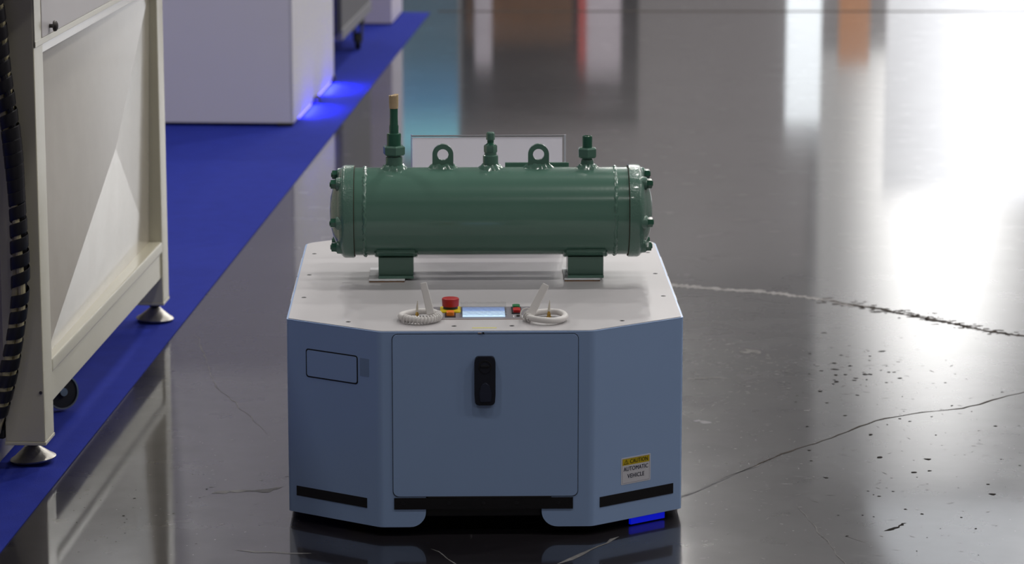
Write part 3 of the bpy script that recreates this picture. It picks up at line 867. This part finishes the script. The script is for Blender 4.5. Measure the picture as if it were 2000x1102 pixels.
# wheels
def wheel(x, y, r, m, w=0.03):
    a = finish('wheel', lathe([(-w / 2, r * 0.8), (-w / 2 + 0.004, r), (w / 2 - 0.004, r), (w / 2, r * 0.8)], (x, y, r), (1, 0, 0), 28), m, agv)
    finish('wheel_hub', lathe([(-w / 2 - 0.004, r * 0.4), (w / 2 + 0.004, r * 0.4)], (x, y, r), (1, 0, 0), 16), M['dark_steel'], a)
for sx in (-1, 1):
    wheel(sx * 0.30, 0.26, 0.038, M['wheel_yellow']); wheel(sx * 0.30, 1.02, 0.038, M['wheel_yellow'])
    wheel(sx * 0.33, 0.64, 0.075, M['black_matte'], 0.045)
# blue marker lamp under the right front corner
bl = finish('blue_lamp', prism(rect(0.118, 0.226, 0.020, 0.040), -0.022, -0.006, mtx=CR), M['black'], agv)
finish('lamp_lens', prism(rect(0.122, 0.222, 0.004, 0.0195), -0.018, -0.010, mtx=CR), M['agv_led'], bl)

# control panel let into the plate
ZP = 0.4815
cpn = finish('control_panel', prism(round_poly(rect(-0.130, 0.120, 0.128, 0.272), 0.012), ZP - 0.001, ZP + 0.0008), M['panel_grey'], agv)
finish('panel_edge', box(-0.105, 0.112, 0.126, 0.1285, ZP, ZP + 0.0012), M['panel_edge'], cpn)
finish('button_guard', prism(round_poly(rect(-0.1040, -0.0560, 0.200, 0.262), 0.006), ZP + 0.0008, ZP + 0.0042, bev=0.001), M['yellow'], cpn)
finish('button_collar', lathe([(0, 0.0172), (0.006, 0.0172), (0.0065, 0.0165)], (-0.080, 0.236, ZP + 0.004), (0, 0, 1), 28), M['black'], cpn)
finish('emergency_button', lathe([(0, 0.0170), (0.0005, 0.0192), (0.0165, 0.0202), (0.0185, 0.0196), (0.0195, 0.0180), (0.0198, 0.0)], (-0.080, 0.236, ZP + 0.0100), (0, 0, 1), 36), M['red'], cpn)
finish('button_base', box(-0.093, -0.068, 0.148, 0.196, ZP + 0.0008, ZP + 0.0024, 0.0006), M['black'], cpn)
finish('orange_button', prism(round_poly(rect(-0.0895, -0.0715, 0.160, 0.186), 0.005), ZP + 0.0024, ZP + 0.0105, bev=0.0015), M['orange'], cpn)
hm = finish('display', box(-0.0520, 0.0465, 0.153, 0.262, ZP + 0.0008, ZP + 0.0020), M['hmi'], cpn)
def film_mesh():
    bm = bmesh.new(); nx, ny = 22, 14; V = []
    r2 = random.Random(3)
    for j in range(ny + 1):
        row = []
        for i in range(nx + 1):
            x = -0.0565 + 0.107 * i / nx; y = 0.150 + 0.122 * j / ny
            z = ZP + 0.0035 + 0.0035 * max(0, (j / ny - 0.55)) * 2 + r2.uniform(0, 0.0014) + 0.0015 * math.sin(i * 0.9 + j * 0.6) ** 2
            if j / ny > 0.8: z += 0.004 * (j / ny - 0.8) * 5
            row.append(bm.verts.new((x, y, z)))
        V.append(row)
    for a, b in zip(V, V[1:]):
        for i in range(nx): bm.faces.new((a[i], a[i + 1], b[i + 1], b[i]))
    return bm
finish('protective_film', film_mesh(), M['film'], cpn, sharp=25)
finish('switch_base', box(0.0620, 0.0855, 0.185, 0.262, ZP + 0.0008, ZP + 0.003, 0.0006), M['black'], cpn)
finish('green_switch', prism(round_poly(rect(0.0650, 0.0825, 0.232, 0.258), 0.004), ZP + 0.003, ZP + 0.0100, bev=0.0015), M['green_sw'], cpn)
finish('red_switch', prism(round_poly(rect(0.0655, 0.0830, 0.192, 0.226), 0.004), ZP + 0.003, ZP + 0.0085, bev=0.0015), M['red_sw'], cpn)
finish('key_switch', lathe([(0, 0.004), (0.003, 0.004), (0.0035, 0.0034)], (0.0765, 0.158, ZP + 0.0008), (0, 0, 1), 18), M['dark_steel'], cpn)
for sx in (-1, 1):
    finish('key_mark', ring_prism([(0.0765 + sx * 0.0095 + 0.0026 * math.cos(t * math.pi / 6) * 0.8, 0.158 + 0.012 * math.sin(t * math.pi / 6)) for t in range(12)],
                                  [(0.0765 + sx * 0.0085 + 0.0016 * math.cos(t * math.pi / 6) * 0.8, 0.158 + 0.010 * math.sin(t * math.pi / 6)) for t in range(12)], ZP + 0.0008, ZP + 0.001), M['card'], cpn)

def A(x, y, z=0):   # vehicle point -> world
    return Vector((-0.059, 6.692, 0)) + Vector((math.cos(AG) * x - math.sin(AG) * y, math.sin(AG) * x + math.cos(AG) * y, z))

# ------------------------------------------------------------------ white cable rings with aerial paddles
def cable_ring(x, y, label, wrap_from, wrap_to, nwrap, paddle, pin, flip):
    root = empty('cable_ring', A(x, y, 0.4836), AG, label, 'aerial', 'aerials on the vehicle top')
    rr, tr = 0.0435, 0.0080
    loop = [(rr * math.cos(2 * math.pi * i / 40), rr * 1.15 * math.sin(2 * math.pi * i / 40), tr + 0.0006 + 0.0015 * math.sin(4 * math.pi * i / 40)) for i in range(40)]
    ring = finish('ring', tube(loop, tr * 0.92, 12, closed=True), M['white_cable'], root)
    path = []
    steps = nwrap * 12
    for i in range(steps + 1):
        a = wrap_from + (wrap_to - wrap_from) * i / steps
        t = 2 * math.pi * nwrap * i / steps
        c = Vector((rr * math.cos(a), rr * 1.15 * math.sin(a), tr + 0.001)); rad = Vector((math.cos(a), math.sin(a), 0))
        q = tr * 1.08
        path.append(c + rad * q * math.cos(t) + Vector((0, 0, 1)) * (q * math.sin(t)))
    path = [Vector((p.x, p.y, max(p.z, 0.0014))) for p in path]
    finish('cable_winding', tube(path, 0.0017, 6), M['white_cable'], root)
    # paddle: flat tapered stick leaning out of the ring
    b0, b1, w0, w1 = paddle
    p0, p1 = Vector(b0), Vector(b1); d = (p1 - p0).normalized(); u = Vector((1, 0, 0)); u = (u - d * u.dot(d)).normalized(); n = d.cross(u)
    bm = bmesh.new(); rings = []
    for p, w in ((p0, w0), (p1, w1)):
        rings.append([bm.verts.new(p + u * sx * w / 2 + n * sy_ * w * 0.38) for sx, sy_ in ((-1, -1), (1, -1), (1, 1), (-1, 1))])
    bm.faces.new(rings[0][::-1]); bm.faces.new(rings[1])
    for i in range(4): bm.faces.new((rings[0][i], rings[0][(i + 1) % 4], rings[1][(i + 1) % 4], rings[1][i]))
    bmesh.ops.bevel(bm, geom=bm.edges[:], offset=0.002, segments=2, profile=0.5, affect='EDGES')
    finish('paddle', bm, M['white_cable'], root)
    px, py, lean = pin
    cn = finish('brass_connector', lathe([(0, 0.0060), (0.006, 0.0060), (0.0061, 0.0048), (0.013, 0.0046), (0.0131, 0.0035), (0.018, 0.0030)], (px, py, 0.0006), (0, 0, 1), 6), M['brass'], root)
    finish('spike', lathe([(0, 0.0032), (0.012, 0.0026), (0.026, 0.0006)], (px, py, 0.018), (lean, 0, 1), 10), M['clear'], cn)
cable_ring(-0.1510, 0.121, 'white cable ring with brass spike and upright paddle left of the red emergency button', -2.5, 0.35, 17,
           ((0.026, -0.006, 0.012), (0.0085, 0.02, 0.082), 0.0185, 0.0150), (-0.006, 0.0, 0.05), 1)
cable_ring(0.1400, 0.112, 'white cable ring with brass spike and leaning paddle right of the green switch', 2.4, 3.7, 5,
           ((-0.040, -0.012, 0.008), (0.0, 0.02, 0.078), 0.0185, 0.0165), (0.0065, 0.01, 0.08), -1)
# loose white cable loop at the left of the right-hand ring
lp = [(-0.045 + 0.014 * math.cos(t / 16 * 2 * math.pi) , -0.004 + 0.006 * math.sin(t / 8 * math.pi), 0.014 + 0.0125 * math.sin(t / 16 * 2 * math.pi)) for t in range(16)]
rt = [o for o in bpy.data.objects if o.name.startswith('cable_ring')][-1]
finish('cable_loop', tube(lp, 0.0018, 6, closed=True), M['white_cable'], rt)

# ------------------------------------------------------------------ sign holder behind the tank
sg = empty('sign_holder', A(0.0195, 1.0, 0.4822), AG, 'blank white sign in clear acrylic holder standing behind the green tank', 'sign')
finish('sign_card', box(-0.196, 0.190, 0.0, 0.0012, 0.003, 0.2960), paper_mat('translucent_white_sheet', (0.93, 0.91, 0.96)), sg)
finish('acrylic_edge', box(-0.1992, -0.1972, -0.004, 0.004, 0.0, 0.3045, 0.0004), mat('lilac_acrylic_edge', (0.50, 0.42, 0.75), 0.2), sg)
finish('acrylic_edge', box(0.1945, 0.1992, -0.003, 0.003, 0.0, 0.3025, 0.0004), mat('pale_acrylic_edge', (0.70, 0.68, 0.78), 0.2), sg)
finish('acrylic_edge', box(-0.1972, 0.1945, -0.003, 0.003, 0.2985, 0.3020, 0.0004), mat('grey_acrylic_edge', (0.35, 0.33, 0.37), 0.2), sg)
finish('acrylic_foot', box(-0.1985, 0.1985, 0.0, 0.09, 0.0, 0.003, 0.0005), M['acrylic'], sg)

# ------------------------------------------------------------------ card packing under the tank feet
def pad(x0, x1, y0, y1, label):
    o = empty('card_pad', A((x0 + x1) / 2, (y0 + y1) / 2, 0.4815), AG, label, 'pad', 'card pads under the tank feet')
    hx, hy = (x1 - x0) / 2, (y1 - y0) / 2
    finish('card_core', box(-hx, hx, -hy, hy, 0.0002, 0.0030), M['card_brown'], o)
    bm = bmesh.new(); n = 14; V = []
    for i in range(n + 1):
        x = -hx - 0.0008 + (2 * hx + 0.0016) * i / n; j = rnd.uniform(-0.0014, 0.0006)
        V.append([bm.verts.new((x, -hy + j, 0.0030)), bm.verts.new((x, hy, 0.0030)), bm.verts.new((x, hy, 0.0046)), bm.verts.new((x, -hy + j - 0.0006, 0.0046))])
    for a, b in zip(V, V[1:]):
        for k in range(4): bm.faces.new((a[k], a[(k + 1) % 4], b[(k + 1) % 4], b[k]))
    bm.faces.new(V[0]); bm.faces.new(V[-1][::-1])
    finish('white_facing', bm, M['card'], o)
pad(-0.279, -0.1925, 0.580, 0.750, 'white faced card pad under the left foot of the green tank')
pad(0.2007, 0.2874, 0.583, 0.740, 'white faced card pad under the right foot of the green tank')

# ------------------------------------------------------------------ green pressure tank
TY, TZ = 0.660, 0.6445 - 0.4861
tk = empty('pressure_tank', A(0, TY, 0.4861), AG, 'glossy green horizontal pressure tank with bolted end caps on the white plate', 'tank')
BR = 0.1085
sl = finish('shell', lathe([(-0.315, BR), (0.358, BR)], (0, 0, TZ), (1, 0, 0), 96), M['green'], tk)
def weld_ring(x, r):
    bm = bmesh.new(); n, k = 150, 6; rings = []
    rr = random.Random(int(x * 1000) + 5)
    for i in range(n):
        a = 2 * math.pi * i / n; w = rr.uniform(0.0035, 0.0065); h = rr.uniform(0.0012, 0.0052); ox = rr.uniform(-0.0015, 0.0015)
        ring = []
        for j in range(k):
            f = j / (k - 1); xx = x + ox + (f - 0.5) * 2 * w; q = r - 0.0006 + h * math.sin(math.pi * f)
            ring.append(bm.verts.new((xx, q * math.cos(a), TZ + q * math.sin(a))))
        rings.append(ring)
    for i in range(n):
        a, b = rings[i], rings[(i + 1) % n]
        for j in range(k - 1): bm.faces.new((a[j], b[j], b[j + 1], a[j + 1]))
    return bm
for x in (-0.289, 0.325): finish('weld_bead', weld_ring(x, BR), M['green'], tk, sharp=80)
def cap(x, s):
    c = (x, 0, TZ); d = (s, 0, 0)
    finish('gasket', lathe([(0, BR + 0.0035), (0.0015, BR + 0.0035)], c, d, 96), M['gasket'], tk)
    prof = [(0.0015, 0.113), (0.0017, 0.1145), (0.024, 0.1145), (0.029, 0.1125), (0.035, 0.106), (0.039, 0.097), (0.041, 0.088), (0.046, 0.080), (0.054, 0.060), (0.060, 0.036), (0.0625, 0.0)]
    e = finish('end_cap', lathe(prof, c, d, 96), M['green_rough'], tk)
    for i in range(6):
        th = R(-8 + 62 * i)
        rb = 0.0945
        p = Vector((x, -math.cos(th) * rb, TZ + math.sin(th) * rb))
        if i in (0, 1, 5) or True:
            finish('bolt_boss', lathe([(0.018, 0.0185), (0.030, 0.0172), (0.042, 0.0165), (0.0445, 0.0150)], p, d, 18), M['green_rough'], e)
            bm = lathe([(0.0445, 0.0130), (0.047, 0.0130), (0.0471, 0.0122), (0.056, 0.0122), (0.0575, 0.0110)], p, d, 6, phase=0.3 + i)
            lathe([(0.0575, 0.0065), (0.0600, 0.0060)], p, d, 10, bm=bm)
            finish('bolt', bm, M['green_valve'], e)
cap(-0.314, -1); cap(0.357, 1)

def weld_collar(x, z0, r, n=40, sy=1.0, rx=None):
    """irregular weld where a fitting meets the curved shell"""
    bm = bmesh.new(); rings = []
    rr = random.Random(int(abs(x) * 5000) + 11)
    for i in range(n):
        a = 2 * math.pi * i / n; ring = []
        f0 = rr.uniform(0.85, 1.25)
        for (q, h) in ((0.0, 0.010), (0.35, 0.0075), (0.7, 0.0035), (1.0, 0.0)):
            rad = r + q * 0.011 * f0
            xx = (rx or rad) * math.cos(a) if False else (rad + (rx or 0)) * math.cos(a); yy = rad * sy * math.sin(a)
            zz = math.sqrt(max(0, BR ** 2 - yy ** 2)) + h * rr.uniform(0.8, 1.2) - 0.0006
            ring.append(bm.verts.new((x + xx, yy, TZ + zz)))
        rings.append(ring)
    for i in range(n):
        a, b = rings[i], rings[(i + 1) % n]
        for j in range(3): bm.faces.new((a[j], a[j + 1], b[j + 1], b[j]))
    return bm
def Z(px): return 0.7605 + (322 - px) * 0.001272 - 0.4861
def fit(name, x, prof, m, seg=24, phase=0, parent=None):
    pr = [(Z(p), r) for p, r in prof]
    return finish(name, lathe(pr, (x, 0, 0), (0, 0, 1), seg, phase=phase), m, parent or tk)
G, GV = M['green'], M['green_valve']
def hexnut(x, pt, pb_, r, parent, phase):
    # chamfered hexagon nut
    bm = lathe([(Z(pb_), r * 0.84), (Z(pb_) + 0.0035, r), (Z(pt) - 0.0035, r), (Z(pt), r * 0.84)], (x, 0, 0), (0, 0, 1), 6, phase=phase)
    finish('hex_nut', bm, G, parent)
# tall service valve with a taped tip
x = -0.2170
v = fit('tall_valve', x, [(345, 0.0212), (308, 0.0212), (306, 0.0205), (305, 0.0170), (300, 0.0170)], G)
finish('weld_collar', weld_collar(x, 0, 0.0215), G, v, sharp=80)
hexnut(x, 284, 303, 0.0285, v, R(10))
fit('sleeve', x, [(286, 0.0178), (262, 0.0178), (260.5, 0.0168), (260, 0.0120), (258, 0.0117), (246, 0.0119), (244, 0.0106), (228, 0.0101), (205, 0.0102)], GV, parent=v)
bm = bmesh.new(); rings = []
for i in range(16):
    a = 2 * math.pi * i / 16; q = 0.0118
    top = Z(186) + rnd.uniform(-0.002, 0.002) + 0.0015 * math.cos(a)
    rings.append([bm.verts.new((x + q * f * math.cos(a), q * f * math.sin(a), zz)) for f, zz in ((0.93, Z(212)), (0.97, Z(200)), (1.0, top), (0.55, top - 0.0015 + rnd.uniform(-0.001, 0.001)))])
for i in range(16):
    a, b = rings[i], rings[(i + 1) % 16]
    for j in range(3): bm.faces.new((a[j], b[j], b[j + 1], a[j + 1]))
bm.faces.new([r_[3] for r_ in rings])
finish('tape_cap', bm, M['tape'], v)
# middle valve
x = 0.0200
v = fit('middle_valve', x, [(345, 0.0190), (306, 0.0190), (304, 0.0183), (303, 0.0150), (298, 0.0150)], G)
finish('weld_collar', weld_collar(x, 0, 0.0195), G, v, sharp=80)
hexnut(x, 283, 299.5, 0.0165, v, R(25))
fit('stem', x, [(286, 0.0125), (283, 0.0125), (280, 0.0082), (274, 0.0082), (273.5, 0.0072), (270, 0.0072)], GV, parent=v)
fit('stem_cap', x, [(275, 0.0085), (273, 0.0108), (262, 0.0108), (260, 0.0100), (258.5, 0.0080)], G, 8, parent=v)
# right valve
x = 0.2580
v = fit('short_valve', x, [(345, 0.0160), (316, 0.0160), (313.5, 0.0150), (311, 0.0125), (305, 0.0125)], G)
finish('weld_collar', weld_collar(x, 0, 0.0165), G, v, sharp=80)
hexnut(x, 289, 309, 0.0248, v, R(0))
fit('stem', x, [(292, 0.0126), (268, 0.0126), (266.5, 0.0118), (266.4, 0.0095), (268, 0.009)], GV, parent=v)
# lifting lugs: rounded plate with a hole
def lug(x):
    w, cz, hr_, n = 0.0258, 0.7860 - 0.4861, 0.0138, 48
    outer, inner = [], []
    zb_ = 0.745 - 0.4861
    for i in range(n):
        a = 2 * math.pi * i / n; ca, sa = math.cos(a), math.sin(a)
        inner.append((hr_ * ca, cz + hr_ * sa))
        if sa >= 0: outer.append((w * ca, cz + w * sa))
        else:
            k = min(w / max(abs(ca), 1e-6), (cz - zb_) / abs(sa))
            outer.append((k * ca, cz + k * sa))
    bm = ring_prism(outer, inner, -0.007, 0.007, mtx=Matrix.Translation((x, 0, 0)) @ Matrix.Rotation(R(90), 4, 'X'))
    o = finish('lifting_lug', bm, G, tk)
    finish('weld_collar', weld_collar(x, 0, 0.008, sy=1.0, rx=0.018), G, o, sharp=80)
lug(-0.0972); lug(0.1380)
# bracket plate on the far side of the shell, its top edge just showing
finish('rear_bracket', box(0.0565, 0.2145, 0.040, 0.048, TZ + 0.06, 0.7585 - 0.4861, 0.001), G, tk)
# feet: folded channel with flared saddle and turned-out toe
def tank_foot(x0, x1):
    xc = (x0 + x1) / 2; hw = (x1 - x0) / 2
    o = finish('foot', box(xc - hw, xc + hw, -0.050, 0.050, 0.004, 0.052, 0.0015), G, tk)
    bm = box(xc - hw - 0.0005, xc + hw + 0.0005, -0.0600, -0.044, 0.0, 0.0075, 0.0015)
    finish('toe', bm, G, o)
    finish('toe', box(xc - hw, xc + hw, 0.044, 0.0600, 0.0, 0.0075, 0.0015), G, o)
    # saddle: underside plate following the shell
    bm = bmesh.new(); V = []
    N_ = 16
    for i in range(N_ + 1):
        a = R(-90 - 36 + 72 * i / N_)
        row = []
        for q, e in ((BR - 0.001, 0.0055), (BR + 0.006, 0.003)):
            for sx in (-1, 1):
                row.append(bm.verts.new((xc + sx * (hw + e), q * math.cos(a), TZ + q * math.sin(a))))
        V.append(row)
    for a, b in zip(V, V[1:]):
        for p, q in ((0, 1), (1, 3), (3, 2), (2, 0)): bm.faces.new((a[p], a[q], b[q], b[p]))
    bm.faces.new((V[0][0], V[0][1], V[0][3], V[0][2])); bm.faces.new((V[-1][2], V[-1][3], V[-1][1], V[-1][0]))
    finish('saddle', bm, G, o)
    path = [(xc + (hw + 0.004) * (2 * k / 14 - 1), (BR + 0.003) * math.cos(R(-128)), TZ + (BR + 0.003) * math.sin(R(-128))) for k in range(15)]
    finish('weld_bead', tube(path, [0.0052 + rnd.uniform(-0.001, 0.0012) for _ in path], 8), G, o)
    # weld fillet at the saddle ends
    for sx in (-1, 1):
        path = [(xc + sx * (hw + 0.006), (BR + 0.001) * math.cos(R(a)), TZ + (BR + 0.001) * math.sin(R(a))) for a in range(-125, -54, 5)]
        finish('weld_bead', tube(path, [0.0045 + rnd.uniform(-0.001, 0.0012) for _ in path], 8), G, o)
tank_foot(-0.2565, -0.1705); tank_foot(0.2090, 0.2970)
